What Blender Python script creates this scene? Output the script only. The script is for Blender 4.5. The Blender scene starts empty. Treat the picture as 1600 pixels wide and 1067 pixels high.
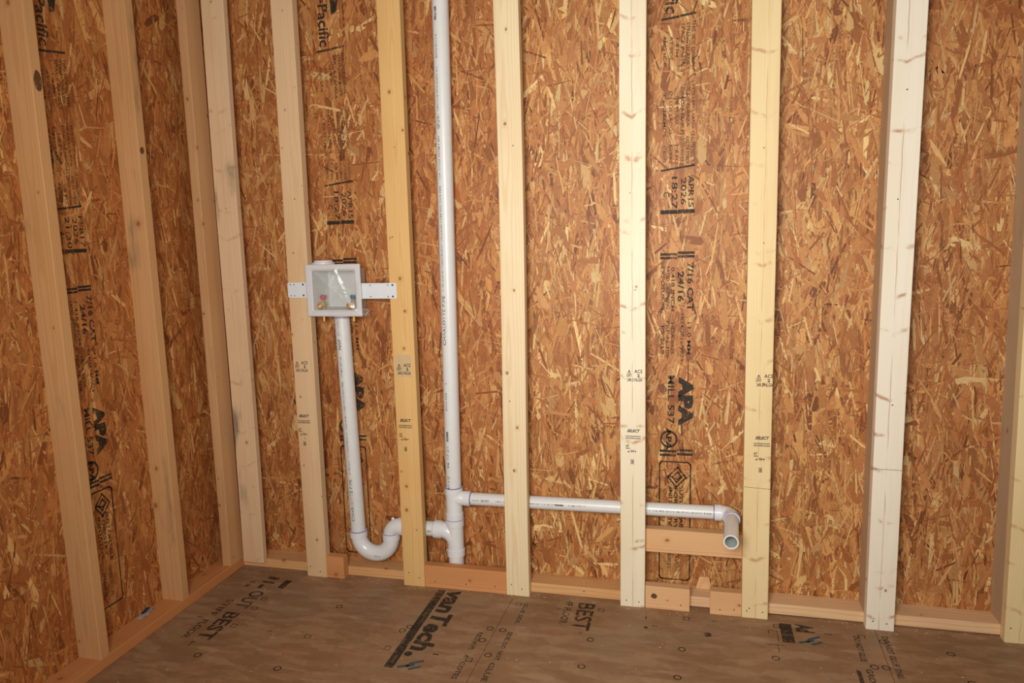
import bpy, bmesh, math, random
import numpy as np
from mathutils import Vector, Matrix
I = 0.0254                      # the scene is laid out in inches, built in metres
random.seed(7)
rng = np.random.default_rng(11)
scn = bpy.context.scene
C = scn.collection

# ------------------------------------------------------------------ camera
cam_d = bpy.data.cameras.new('camera')
cam_d.sensor_width = 36.0
cam_d.lens = 1145.1 / 1600 * 36.0
cam_d.clip_start = 0.05
cam = bpy.data.objects.new('camera', cam_d)
C.objects.link(cam)
yaw, pitch, roll = -0.245, -0.145, -0.026
fwd = Vector((math.sin(yaw) * math.cos(pitch), math.cos(yaw) * math.cos(pitch), math.sin(pitch)))
rgt = Vector((math.cos(yaw), -math.sin(yaw), 0))
upv = rgt.cross(fwd)
r2 = math.cos(roll) * rgt + math.sin(roll) * upv
u2 = -math.sin(roll) * rgt + math.cos(roll) * upv
cam.matrix_world = Matrix(((r2.x, u2.x, -fwd.x, 60.46 * I), (r2.y, u2.y, -fwd.y, -100.74 * I),
                           (r2.z, u2.z, -fwd.z, 53.92 * I), (0, 0, 0, 1)))
scn.camera = cam

# ------------------------------------------------------------------ world, lamp, exposure
world = bpy.data.worlds.new('world')
scn.world = world
world.use_nodes = True
bg = world.node_tree.nodes['Background']
bg.inputs['Color'].default_value = (1.0, 0.87, 0.70, 1)
bg.inputs['Strength'].default_value = 0.18
la = bpy.data.lights.new('camera_flash', 'AREA')  # unseen flash beside the camera, inferred from the light falloff; no doorway modelled
la.shape = 'RECTANGLE'
la.size, la.size_y = 26 * I, 30 * I
la.energy = 35
la.spread = math.radians(134)
la.color = (1.0, 0.97, 0.92)
lo = bpy.data.objects.new('camera_flash', la)
C.objects.link(lo)
lo.location = (50 * I, -101 * I, 58 * I)
lo.rotation_euler = (Vector((54 * I, 5 * I, 54 * I)) - Vector(lo.location)).to_track_quat('-Z', 'Y').to_euler()
vs = scn.view_settings
vs.view_transform = 'Standard'
vs.look = 'None'
vs.gamma = 1.0
vs.use_curve_mapping = False
vs.exposure = 0.16

# ------------------------------------------------------------------ node helpers
class NT:
    def __init__(self, name):
        self.m = bpy.data.materials.new(name)
        self.m.use_nodes = True
        self.t = self.m.node_tree
        self.b = self.t.nodes['Principled BSDF']
        self.out = self.t.nodes['Material Output']
    def n(self, typ, ins=None, **kw):
        nd = self.t.nodes.new(typ)
        for k, v in kw.items():
            setattr(nd, k, v)
        for k, v in (ins or {}).items():
            self.set(nd.inputs[k], v)
        return nd
    def set(self, sock, v):
        if hasattr(v, 'is_output'):
            self.t.links.new(v, sock)
        else:
            sock.default_value = v
    def math(self, op, a, b=0.0, c=0.0, clamp=False):
        nd = self.t.nodes.new('ShaderNodeMath')
        nd.operation = op
        nd.use_clamp = clamp
        self.set(nd.inputs[0], a); self.set(nd.inputs[1], b); self.set(nd.inputs[2], c)
        return nd.outputs[0]
    def mix(self, f, a, b, blend='MIX'):
        nd = self.t.nodes.new('ShaderNodeMix')
        nd.data_type = 'RGBA'
        nd.blend_type = blend
        self.set(nd.inputs[0], f); self.set(nd.inputs[6], a); self.set(nd.inputs[7], b)
        return nd.outputs[2]
    def step(self, v, lo, hi, a=0.0, b=1.0):
        nd = self.n('ShaderNodeMapRange', {0: v, 1: lo, 2: hi, 3: a, 4: b})
        nd.interpolation_type = 'SMOOTHSTEP'
        return nd.outputs[0]
    def vmul(self, v, s):
        nd = self.n('ShaderNodeVectorMath', operation='MULTIPLY')
        self.set(nd.inputs[0], v); nd.inputs[1].default_value = s
        return nd.outputs[0]
    def noise(self, v, scale, detail=3, rough=0.55):
        nd = self.n('ShaderNodeTexNoise', {'Scale': scale, 'Detail': detail, 'Roughness': rough})
        if v is not None:
            self.set(nd.inputs['Vector'], v)
        return nd.outputs[0]
    def bump(self, h, strength, dist):
        nd = self.n('ShaderNodeBump', {'Strength': strength, 'Distance': dist})
        self.set(nd.inputs['Height'], h)
        self.t.links.new(nd.outputs[0], self.b.inputs['Normal'])

def lin(r, g, b):
    f = lambda c: (c / 255 / 12.92) if c <= 10 else (((c / 255) + 0.055) / 1.055) ** 2.4
    return (f(r), f(g), f(b), 1.0)

def plain(name, col, rough=0.5, metal=0.0, coat=0.0):
    t = NT(name)
    v = t.noise(None, 35, 3)
    tcn = t.n('ShaderNodeTexCoord')
    v = t.noise(tcn.outputs['Object'], 35, 3)
    dark = tuple(c * 0.9 for c in col[:3]) + (1,)
    t.set(t.b.inputs['Base Color'], t.mix(v, dark, col))
    t.b.inputs['Roughness'].default_value = rough
    t.b.inputs['Metallic'].default_value = metal
    t.b.inputs['Coat Weight'].default_value = coat
    return t.m

def pine(name, base, late, knot=(150, 92, 50), knots=0.5, kscale=9.0, krad=0.055, chevron=0.0,
         pith=(0.02, 0.03), ring=0.0055, ringmix=0.35, stain=0.0, cx=0.0):
    t = NT(name)
    tc = t.n('ShaderNodeTexCoord').outputs['Object']
    rnd = t.n('ShaderNodeObjectInfo').outputs['Random']
    sp = t.n('ShaderNodeSeparateXYZ', {0: tc})
    x, y, z = sp.outputs[0], sp.outputs[1], sp.outputs[2]
    zz = t.math('ADD', z, t.math('MULTIPLY', rnd, 37.0))
    P = t.n('ShaderNodeCombineXYZ', {0: x, 1: y, 2: zz}).outputs[0]
    # knots: 2D cells wrapped round the board
    kv = t.n('ShaderNodeCombineXYZ', {0: t.math('ADD', x, y), 1: t.math('MULTIPLY', zz, 0.8), 2: 0.0}).outputs[0]
    vor = t.n('ShaderNodeTexVoronoi', {'Vector': kv, 'Scale': kscale}, voronoi_dimensions='2D')
    kd = vor.outputs['Distance']
    kr = t.n('ShaderNodeSeparateColor', {0: vor.outputs['Color']})
    on = t.math('GREATER_THAN', kr.outputs[0], 1.0 - knots)
    rad = t.math('MULTIPLY', t.math('ADD', kr.outputs[1], 0.35), krad)
    wob = t.math('ADD', kd, t.math('MULTIPLY', t.math('SUBTRACT', t.noise(P, 160, 2), 0.5), krad * 0.8))
    km = t.math('MULTIPLY', on, t.math('SUBTRACT', 1.0, t.step(t.math('DIVIDE', wob, rad), 0.45, 1.0)))
    halo = t.math('MULTIPLY', on, t.math('SUBTRACT', 1.0, t.step(t.math('DIVIDE', kd, rad), 0.6, 2.6)))
    # growth rings cut along the length
    w = t.noise(t.vmul(P, (1, 1, 0.12)), 14, 2)
    dx = t.math('SUBTRACT', x, pith[0]); dy = t.math('SUBTRACT', y, pith[1])
    d = t.math('SQRT', t.math('ADD', t.math('MULTIPLY', dx, dx), t.math('MULTIPLY', dy, dy)))
    d = t.math('ADD', d, t.math('MULTIPLY', t.math('SUBTRACT', w, 0.5), 0.02))
    d = t.math('ADD', d, t.math('MULTIPLY', halo, 0.004))
    s = t.math('SINE', t.math('MULTIPLY', d, 6.2832 / ring))
    rg = t.step(s, 0.1, 1.0)
    st = t.noise(t.vmul(P, (1, 1, 0.02)), 420, 3)
    tint = t.noise(t.vmul(P, (1, 1, 0.25)), 7, 2)
    col = t.mix(t.math('MULTIPLY', rg, ringmix), base, late)
    col = t.mix(t.math('MULTIPLY', t.step(st, 0.5, 0.8), 0.22), col, late)
    col = t.mix(t.math('MULTIPLY', t.step(tint, 0.4, 0.75), 0.35), col, late)
    if chevron > 0:
        ax = t.math('ABSOLUTE', t.math('SUBTRACT', x, cx))
        c = t.math('ADD', zz, t.math('MULTIPLY', t.math('POWER', ax, 0.8), t.math('MULTIPLY', t.math('SUBTRACT', t.noise(t.vmul(P, (0.2, 0.2, 1)), 5, 1), 0.25), -0.8)))
        c = t.math('ADD', c, t.math('MULTIPLY', t.noise(P, 18, 2), 0.03))
        v1 = t.n('ShaderNodeTexVoronoi', {'W': c, 'Scale': 7.0, 'Randomness': 1.0}, voronoi_dimensions='1D')
        line = t.math('SUBTRACT', 1.0, t.step(v1.outputs['Distance'], 0.005, 0.075))
        line = t.math('MULTIPLY', line, t.step(t.noise(P, 22, 3), 0.44, 0.66))
        pl = t.math('SUBTRACT', 1.0, t.step(t.math('ABSOLUTE', t.math('ADD', t.math('SUBTRACT', x, cx),
             t.math('MULTIPLY', t.math('SUBTRACT', t.noise(t.vmul(P, (0.1, 0.1, 1)), 9, 2), 0.5), 0.008))), 0.0004, 0.0022))
        pl = t.math('MULTIPLY', pl, t.step(t.noise(t.vmul(P, (0.1, 0.1, 1)), 4, 2), 0.42, 0.55))
        ch = t.math('MULTIPLY', t.math('MAXIMUM', line, t.math('MULTIPLY', pl, 0.8)), chevron)
        col = t.mix(ch, col, lin(176, 116, 72))
    col = t.mix(t.math('MULTIPLY', halo, 0.35), col, late)
    col = t.mix(t.math('MULTIPLY', km, 0.85), col, lin(*knot))
    if stain > 0:
        sm = t.noise(t.vmul(P, (1, 1, 0.22)), 11, 4)
        sm = t.math('MULTIPLY', t.step(sm, 0.58, 0.74), stain)
        col = t.mix(sm, col, lin(84, 86, 76))
    t.set(t.b.inputs['Base Color'], col)
    t.b.inputs['Roughness'].default_value = 0.62
    t.b.inputs['Specular IOR Level'].default_value = 0.3
    t.bump(t.math('ADD', st, t.math('MULTIPLY', rg, 0.4)), 0.25, 0.0006)
    return t.m

M = {}
M['pine_pale'] = pine('pine_pale', lin(224, 190, 148), lin(204, 158, 112), knots=0.75, kscale=10, krad=0.05, ringmix=0.22)
M['pine_gold'] = pine('pine_gold', lin(226, 184, 120), lin(204, 150, 86), knot=(144, 84, 42), knots=0.8, kscale=11, krad=0.062, ringmix=0.35, pith=(0.01, -0.05))
M['pine_cream'] = pine('pine_cream', lin(236, 216, 176), lin(218, 186, 140), knots=0.3, kscale=7, krad=0.045, ringmix=0.45, pith=(-0.01, -0.045), ring=0.008)
M['pine_white'] = pine('pine_white', lin(240, 228, 200), lin(226, 202, 160), knots=0.12, kscale=7, krad=0.03, chevron=0.75, cx=0.002, ringmix=0.16)
M['pine_snow'] = pine('pine_snow', lin(240, 230, 210), lin(228, 208, 176), knots=0.15, kscale=7, krad=0.03, chevron=0.8, cx=-0.003, ringmix=0.14)
M['pine_honey'] = pine('pine_honey', lin(234, 210, 160), lin(216, 180, 122), knots=0.15, kscale=7, krad=0.03, chevron=0.6, cx=0.0, ringmix=0.2)
M['pine_tan'] = pine('pine_tan', lin(210, 162, 110), lin(188, 130, 78), knots=0.4, kscale=6, krad=0.05, ringmix=0.35, pith=(0.0, -0.06), ring=0.007, stain=0.55)
M['pine_grey'] = pine('pine_grey', lin(196, 170, 138), lin(172, 140, 106), knots=0.3, kscale=6, krad=0.04, ringmix=0.3, stain=0.3)
M['pine_tan_clean'] = pine('pine_tan_clean', lin(208, 162, 114), lin(186, 130, 82), knots=0.5, kscale=8, krad=0.045, ringmix=0.3)
M['pine_corner'] = pine('pine_corner', lin(228, 194, 154), lin(208, 160, 122), knots=0.2, kscale=7, krad=0.035, chevron=0.4, ringmix=0.2, stain=0.8)
M['pine_plate'] = pine('pine_plate', lin(206, 142, 88), lin(180, 108, 60), knots=0.25, kscale=5, krad=0.04, ringmix=0.4, ring=0.007, pith=(0.03, -0.05))
M['pine_plate_back'] = pine('pine_plate_back', lin(220, 170, 116), lin(194, 134, 84), knots=0.25, kscale=5, krad=0.04, ringmix=0.45, ring=0.007, pith=(0.03, -0.04))
M['pine_plate_right'] = pine('pine_plate_right', lin(230, 192, 146), lin(204, 148, 108), knots=0.25, kscale=5, krad=0.04, ringmix=0.4, ring=0.007, pith=(0.03, -0.04))
M['pine_block'] = pine('pine_block', lin(212, 150, 96), lin(188, 118, 68), knots=0.4, kscale=8, krad=0.05, ringmix=0.45, ring=0.007, pith=(0.0, -0.04))
M['pine_block_pale'] = pine('pine_block_pale', lin(228, 182, 132), lin(204, 146, 98), knots=0.35, kscale=8, krad=0.06, ringmix=0.4, ring=0.007, pith=(0.0, -0.04))

def osb_flake_mat(name):
    t = NT(name)
    at = t.n('ShaderNodeAttribute', attribute_name='flake_colour')
    uv = t.n('ShaderNodeAttribute', attribute_name='flake_uv').outputs['Vector']
    g = t.noise(t.vmul(uv, (1.0, 10.0, 1.0)), 14, 4, 0.7)
    g2 = t.noise(uv, 60, 2)
    k = t.math('ADD', 0.12, t.math('MULTIPLY', g, 1.62))
    cl = t.mix(1.0, at.outputs['Color'], t.n('ShaderNodeCombineColor', {0: k, 1: k, 2: k}).outputs[0], 'MULTIPLY')
    cl = t.mix(t.math('MULTIPLY', t.step(g, 0.58, 0.70), 0.42), cl, lin(126, 68, 32))
    t.set(t.b.inputs['Base Color'], cl)
    t.b.inputs['Roughness'].default_value = 0.55
    t.b.inputs['Specular IOR Level'].default_value = 0.35
    t.bump(t.math('ADD', g, t.math('MULTIPLY', g2, 0.3)), 0.35, 0.0008)
    return t.m
M['osb_flakes'] = osb_flake_mat('osb_flakes')
M['osb_core'] = plain('osb_core', lin(128, 74, 40), 0.8)

def floor_mat():
    t = NT('subfloor_panel')
    tc = t.n('ShaderNodeTexCoord').outputs['Object']
    cols = []
    m = None
    for i, (rot, sc) in enumerate((((0, 0, 1.45), (9, 34, 1)), ((0, 0, 1.9), (11, 40, 1)), ((0, 0, 0.6), (12, 30, 1)))):
        mp = t.n('ShaderNodeMapping', {0: tc, 2: rot, 3: sc}).outputs[0]
        v = t.n('ShaderNodeTexVoronoi', {'Vector': mp, 'Scale': 1.0}, voronoi_dimensions='2D')
        c = t.n('ShaderNodeSeparateColor', {0: v.outputs['Color']}).outputs[0]
        m = c if m is None else t.math('ADD', m, c)
    m = t.math('DIVIDE', m, 3.0)
    n1 = t.noise(tc, 5, 4)
    n2 = t.noise(tc, 40, 4, 0.7)
    n3 = t.noise(tc, 2.2, 3)
    f = t.math('ADD', t.math('MULTIPLY', m, 0.42), t.math('MULTIPLY', t.math('ADD', n1, n2), 0.30))
    col = t.mix(t.step(f, 0.35, 0.85), lin(138, 104, 74), lin(174, 142, 110))
    col = t.mix(t.math('MULTIPLY', t.step(n1, 0.52, 0.72), 0.5), col, lin(156, 110, 78))
    col = t.mix(t.math('MULTIPLY', t.step(n3, 0.5, 0.75), 0.45), col, lin(146, 126, 102))
    t.set(t.b.inputs['Base Color'], col)
    t.set(t.b.inputs['Roughness'], t.step(n2, 0.2, 0.8, 0.42, 0.62))
    t.b.inputs['Specular IOR Level'].default_value = 0.35
    t.bump(n2, 0.12, 0.0008)
    return t.m
M['floor'] = floor_mat()

def ink(name, col, cover=0.85, scale=160, lo=0.36, hi=0.56):
    t = NT(name)
    tc = t.n('ShaderNodeTexCoord').outputs['Object']
    a = t.noise(tc, scale, 3, 0.7)
    b = t.noise(tc, scale * 0.12, 2)
    f = t.math('ADD', t.math('MULTIPLY', a, 0.65), t.math('MULTIPLY', b, 0.35))
    alpha = t.math('MULTIPLY', t.step(f, lo, hi), cover)
    t.set(t.b.inputs['Base Color'], t.mix(a, tuple(c * 0.7 for c in col[:3]) + (1,), col))
    t.b.inputs['Roughness'].default_value = 0.7
    t.set(t.b.inputs['Alpha'], alpha)
    return t.m
M['ink'] = ink('stamp_ink', lin(34, 32, 24), 0.86, 200, 0.36, 0.50)
M['ink_fine'] = ink('fine_stamp_ink', lin(40, 34, 24), 0.78, 240, 0.32, 0.50)
M['ink_floor'] = ink('floor_ink', lin(44, 38, 31), 0.78, 70, 0.32, 0.54)
M['ink_floor_pale'] = ink('worn_floor_ink', lin(52, 44, 36), 0.72, 60, 0.32, 0.52)
M['ink_wood'] = ink('grade_stamp_ink', lin(30, 28, 26), 0.92, 400, 0.28, 0.45)
M['ink_pipe'] = ink('pipe_print_ink', lin(62, 64, 74), 0.85, 300, 0.38, 0.52)
M['marker_blue'] = ink('blue_marker', lin(52, 92, 104), 0.9, 90, 0.28, 0.46)
M['pvc'] = plain('white_pvc', (0.80, 0.80, 0.78, 1), 0.32)
M['pvc_fit'] = plain('white_pvc_fitting', (0.82, 0.83, 0.84, 1), 0.24)
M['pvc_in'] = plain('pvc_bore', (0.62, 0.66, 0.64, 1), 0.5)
M['primer'] = plain('purple_primer', lin(104, 74, 160), 0.4)
M['abs_white'] = plain('white_box_plastic', (0.78, 0.78, 0.79, 1), 0.4)
M['abs_grey'] = plain('box_back_plastic', (0.66, 0.68, 0.66, 1), 0.5)
M['bracket'] = plain('white_bracket', (0.76, 0.79, 0.82, 1), 0.45)
M['brass'] = plain('brass', (0.80, 0.52, 0.14, 1), 0.34, 0.75)
M['red'] = plain('red_knob', lin(190, 72, 96), 0.45)
M['blue'] = plain('blue_knob', lin(34, 92, 132), 0.45)
M['steel'] = plain('dark_steel', (0.10, 0.12, 0.13, 1), 0.45, 0.6)
M['foil_white'] = plain('white_scrap', (0.72, 0.72, 0.74, 1), 0.5)
M['foil_blue'] = plain('blue_grey_scrap', lin(72, 78, 98), 0.4)
M['chip'] = plain('wood_chip', lin(206, 150, 96), 0.7)
M['dust'] = plain('sawdust', lin(206, 176, 142), 0.8)

def film_mat():
    t = NT('clear_film')
    tr = t.n('ShaderNodeBsdfTransparent')
    gl = t.n('ShaderNodeBsdfGlossy', {'Color': (1, 1, 1, 1), 'Roughness': 0.34})
    df = t.n('ShaderNodeBsdfDiffuse', {'Color': (0.85, 0.86, 0.87, 1)})
    tc = t.n('ShaderNodeTexCoord').outputs['Object']
    b = t.n('ShaderNodeBump', {'Strength': 0.9, 'Distance': 0.004, 'Height': t.noise(tc, 28, 3)})
    t.t.links.new(b.outputs[0], gl.inputs['Normal'])
    m1 = t.n('ShaderNodeMixShader', {0: 0.07, 1: tr.outputs[0], 2: df.outputs[0]})
    m2 = t.n('ShaderNodeMixShader', {0: 0.10, 1: m1.outputs[0], 2: gl.outputs[0]})
    t.t.links.new(m2.outputs[0], t.out.inputs['Surface'])
    return t.m
M['film'] = film_mat()

# ------------------------------------------------------------------ object helpers
def link(name, me, parent=None, mat=None):
    o = bpy.data.objects.new(name, me)
    C.objects.link(o)
    if mat is not None and me is not None and not me.materials:
        me.materials.append(M[mat])
    if parent is not None:
        o.parent = parent
    return o

def tag(o, label=None, cat=None, group=None, kind=None):
    if label: o['label'] = label
    if cat: o['category'] = cat
    if group: o['group'] = group
    if kind: o['kind'] = kind
    return o

def empty(name, loc=(0, 0, 0)):
    o = bpy.data.objects.new(name, None)
    C.objects.link(o)
    o.location = Vector(loc) * I
    o.empty_display_size = 0.05
    return o

def from_bm(bm, name, smooth=False):
    me = bpy.data.meshes.new(name)
    bm.normal_update()
    bm.to_mesh(me)
    bm.free()
    if smooth:
        for p in me.polygons: p.use_smooth = True
    return me

def box_bm(bm, a, b):
    a = [v * I for v in a]; b = [v * I for v in b]
    vs_ = [bm.verts.new((x, y, z)) for z in (a[2], b[2]) for y in (a[1], b[1]) for x in (a[0], b[0])]
    for f in ((0, 2, 3, 1), (4, 5, 7, 6), (0, 1, 5, 4), (2, 6, 7, 3), (0, 4, 6, 2), (1, 3, 7, 5)):
        bm.faces.new([vs_[i] for i in f])
    return vs_

AX = {'z': Matrix.Identity(3),
      'x': Matrix(((0, 0, 1), (1, 0, 0), (0, 1, 0))),       # local z -> world x, local x -> world y, local y -> world z
      'y': Matrix(((1, 0, 0), (0, 0, 1), (0, -1, 0)))}      # local z -> world y
def board(name, a, b, axis, mat, label, cat='lumber', group=None, lean=(0, 0), ease=0.10, segs=2, wobble=0.0):
    """A piece of sawn lumber from corner a to corner b (inches), grain along axis; lean = drift of the far end."""
    a = Vector(a); b = Vector(b)
    R = AX[axis]
    base = (a + b) / 2
    base[{'x': 0, 'y': 1, 'z': 2}[axis]] = a[{'x': 0, 'y': 1, 'z': 2}[axis]]
    cs = [R.transposed() @ (p - base) for p in (a, b)]
    lo_ = [min(c[i] for c in cs) for i in range(3)]; hi_ = [max(c[i] for c in cs) for i in range(3)]
    bm = bmesh.new()
    box_bm(bm, lo_, hi_)
    bmesh.ops.bevel(bm, geom=[e for e in bm.edges if abs((e.verts[0].co - e.verts[1].co).normalized().z) > 0.9],
                    offset=ease * I, segments=segs, profile=0.5, affect='EDGES')
    L = (hi_[2] - lo_[2]) * I
    z0, z1 = lo_[2] * I, hi_[2] * I
    nc = max(2, int(L / 0.25))
    for k in range(1, nc):
        z = z0 + L * k / nc
        bmesh.ops.bisect_plane(bm, geom=bm.verts[:] + bm.edges[:] + bm.faces[:], plane_co=(0, 0, z), plane_no=(0, 0, 1))
    ph = random.uniform(0, 6)
    for v in bm.verts:
        f = (v.co.z - z0) / L
        w_ = wobble * I * math.sin(f * 7 + ph)
        v.co.x += (lean[0] * f) * I + w_
        v.co.y += (lean[1] * f) * I
    o = link(name, from_bm(bm, name), None, mat)
    o.matrix_world = Matrix.Translation(base * I) @ R.to_4x4()
    if label: tag(o, label, cat, group)
    return o

def child_at_world(o, parent):
    """parent o (whose mesh is in world coordinates) under a parent with a transform"""
    o.parent = parent
    o.matrix_parent_inverse = parent.matrix_world.inverted()

# ---- flat lettering -------------------------------------------------------------
_cache = {}
def text_polys(s, bold=0.0, shear=0.0):
    key = (s, bold, shear)
    if key in _cache: return _cache[key]
    cu = bpy.data.curves.new('t', 'FONT')
    cu.body = s; cu.size = 1.0; cu.offset = bold; cu.shear = shear; cu.resolution_u = 2
    ob = bpy.data.objects.new('t', cu)
    C.objects.link(ob)
    dg = bpy.context.evaluated_depsgraph_get()
    me = bpy.data.meshes.new_from_object(ob.evaluated_get(dg))
    v = np.array([tuple(q.co)[:2] for q in me.vertices]) if len(me.vertices) else np.zeros((0, 2))
    f = [tuple(p.vertices) for p in me.polygons]
    bpy.data.objects.remove(ob); bpy.data.curves.remove(cu); bpy.data.meshes.remove(me)
    _cache[key] = (v, f)
    return v, f

class Print:
    """Collects flat print in a 2D frame (s along the reading direction, t up), in inches."""
    def __init__(self):
        self.v = []; self.f = []; self.n = 0
    def add(self, v, f):
        self.v.append(np.asarray(v, float)); self.f += [tuple(i + self.n for i in q) for q in f]; self.n += len(v)
    def text(self, s, s0, s1, t0, t1, bold=0.0, shear=0.0):
        v, f = text_polys(s, bold, shear)
        if not len(v): return
        mn = v.min(0); mx = v.max(0)
        q = (v - mn) / np.maximum(mx - mn, 1e-6)
        self.add(np.c_[s0 + q[:, 0] * (s1 - s0), t0 + q[:, 1] * (t1 - t0)], f)
    def rect(self, s0, s1, t0, t1, skew=0.0):
        self.add([(s0, t0), (s1, t0), (s1 + skew, t1), (s0 + skew, t1)], [(0, 1, 2, 3)])
    def ring(self, cs, ct, r, w, n=20, asp=1.0):
        v = []; f = []
        for k in range(n):
            a = 2 * math.pi * k / n + math.pi / 4 * (n == 4)
            for q in (r, r - w): v.append((cs + q * math.cos(a) * asp, ct + q * math.sin(a)))
        for k in range(n):
            a, b = 2 * k, 2 * ((k + 1) % n)
            f.append((a, b, b + 1, a + 1))
        self.add(v, f)
    def path(self, pts, w, closed=False):
        pts = [np.array(p, float) for p in pts]
        seg = list(zip(pts, pts[1:] + ([pts[0]] if closed else [])))
        for a, b in seg[:len(pts) if closed else len(pts) - 1]:
            d = b - a; L = np.linalg.norm(d)
            if L < 1e-6: continue
            d /= L; nrm = np.array((-d[1], d[0])) * w / 2
            a2 = a - d * w * 0.45; b2 = b + d * w * 0.45
            self.add([a2 - nrm, b2 - nrm, b2 + nrm, a2 + nrm], [(0, 1, 2, 3)])
    def build(self, name, mat, fn, parent):
        pts = np.concatenate(self.v)
        me = bpy.data.meshes.new(name)
        me.from_pydata([tuple(c * I for c in fn(s, t)) for s, t in pts], [], self.f)
        o = link(name, me, None, mat)
        child_at_world(o, parent)
        return o

def rounded(s0, s1, t0, t1, r, n=4):
    pts = []
    for (cs, ct, a0) in ((s1 - r, t0 + r, -90), (s1 - r, t1 - r, 0), (s0 + r, t1 - r, 90), (s0 + r, t0 + r, 180)):
        for k in range(n + 1):
            a = math.radians(a0 + 90 * k / n)
            pts.append((cs + r * math.cos(a), ct + r * math.sin(a)))
    return pts

# ------------------------------------------------------------------ strand board
PAL = np.array([lin(*c)[:3] for c in ((198, 142, 86), (184, 122, 70), (208, 156, 96), (170, 104, 56), (220, 180, 122),
                (234, 204, 146), (150, 88, 46), (120, 66, 34), (192, 132, 80), (180, 118, 72), (160, 102, 58), (202, 154, 104))])
PW = np.array([15, 17, 11, 15, 7, 5, 11, 6, 15, 14, 11, 7], float); PW /= PW.sum()
def flakes(name, u0, u1, v0, v1, to_world, parent, count, seed, tint=(1, 1, 1), soft=0.0):
    """strands pressed into a panel face: u across, v up, to_world(u, v, h) with h the height off the panel"""
    r = np.random.default_rng(seed)
    big = r.random(count) < 0.25
    L = np.where(big, r.uniform(3.0, 8.5, count), 1.2 + 4.8 * r.random(count) ** 1.3)
    Wd = np.where(big, 0.35 + 1.1 * r.random(count) ** 1.5, 0.04 + 0.30 * r.random(count) ** 1.8)
    ang = np.where(r.random(count) < 0.72, r.normal(0, 0.27, count), r.uniform(-1.57, 1.57, count))
    cu = r.uniform(u0, u1, count); cv = r.uniform(v0, v1, count)
    # small fines tend to lie on top of the broad strands
    h = np.where(big, r.uniform(0.0, 0.026, count), r.uniform(0.004, 0.034, count))
    tl = r.normal(0, 0.0030, count); tw = r.normal(0, 0.012, count)
    ci = r.choice(len(PAL), count, p=PW)
    col = PAL[ci]
    pale0 = (~big) & ((ci == 4) | (ci == 5))
    # broad strands stay near the middle tone, fines carry the pale and dark accents
    mean = PAL.T @ PW
    k_ = np.where(big, 0.12, 0.0)[:, None] + soft
    k_ = np.where(pale0[:, None], 0.22 + k_, k_)
    col = (col * (1 - k_) + mean * k_) * r.uniform(0.80, 1.14, (count, 1)) * np.array(tint)
    pale = (~big) & ((ci == 4) | (ci == 5))
    L = np.where(pale, L * 1.15 + 0.4, L); Wd = np.where(pale, Wd * 1.1 + 0.04, Wd)
    # six corner points: irregular splintered ends
    a = np.stack([-0.5 + r.uniform(0, 0.10, count), r.uniform(-0.2, 0.2, count) * 0 - 0.5 + r.uniform(0, 0.16, count) * 0.4,
                  0.5 - r.uniform(0, 0.10, count), 0.5 - r.uniform(0, 0.05, count),
                  r.uniform(0.1, 0.4, count), -0.5 + r.uniform(0.0, 0.06, count)], 1)
    b = np.stack([np.full(count, -0.5), np.full(count, -0.1), np.full(count, -0.5), np.full(count, 0.15),
                  np.full(count, 0.5), np.full(count, 0.42)], 1)
    a[:, 1] = -0.5 - r.uniform(0, 0.06, count)
    order = [0, 2, 3, 4, 5, 1]
    a = a[:, order]; b = b[:, order]
    b = b * (1 - 0.35 * r.random((count, 1)) * (a > 0.3))
    al = a * L[:, None]; bw = b * Wd[:, None]
    ca, sa = np.cos(ang)[:, None], np.sin(ang)[:, None]
    U = cu[:, None] + bw * ca - al * sa * -1 * -1
    U = cu[:, None] + bw * ca + al * sa
    V = cv[:, None] + al * ca - bw * sa
    U = np.clip(U, u0, u1); V = np.clip(V, v0, v1)
    Hh = np.clip(h[:, None] + al * tl[:, None] + bw * tw[:, None], 0.001, 0.045)
    P = to_world(U.ravel(), V.ravel(), Hh.ravel()) * I
    me = bpy.data.meshes.new(name)
    nv = count * 6
    me.vertices.add(nv); me.vertices.foreach_set('co', P.astype(np.float32).ravel())
    me.loops.add(nv); me.loops.foreach_set('vertex_index', np.arange(nv, dtype=np.int32))
    me.polygons.add(count)
    me.polygons.foreach_set('loop_start', (np.arange(count) * 6).astype(np.int32))
    me.update(calc_edges=True)
    ca_ = me.attributes.new('flake_colour', 'FLOAT_COLOR', 'POINT')
    ca_.data.foreach_set('color', np.repeat(np.c_[col, np.ones(count)], 6, 0).astype(np.float32).ravel())
    off = r.uniform(0, 50, (count, 2))
    uvw = np.stack([al * 0.10 + off[:, :1], bw * 0.10 + off[:, 1:], np.zeros_like(al)], 2)
    ua = me.attributes.new('flake_uv', 'FLOAT_VECTOR', 'POINT')
    ua.data.foreach_set('vector', uvw.astype(np.float32).ravel())
    me.validate()
    o = link(name, me, None, 'osb_flakes')
    child_at_world(o, parent)
    o['kind'] = 'stuff'
    return o

TOP = 106.0
OSB_Y = 5.0          # inner face of the back wall's panels
OSB_X = -16.04       # inner face of the left wall's panels
wall_back = tag(empty('wall_back', (50, OSB_Y, 0)), 'back wall of orange-brown strand board behind the studs', kind='structure')
wall_left = tag(empty('wall_left', (OSB_X, -20, 0)), 'left wall of orange-brown strand board behind the studs', kind='structure')
bpy.context.view_layer.update()

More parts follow.
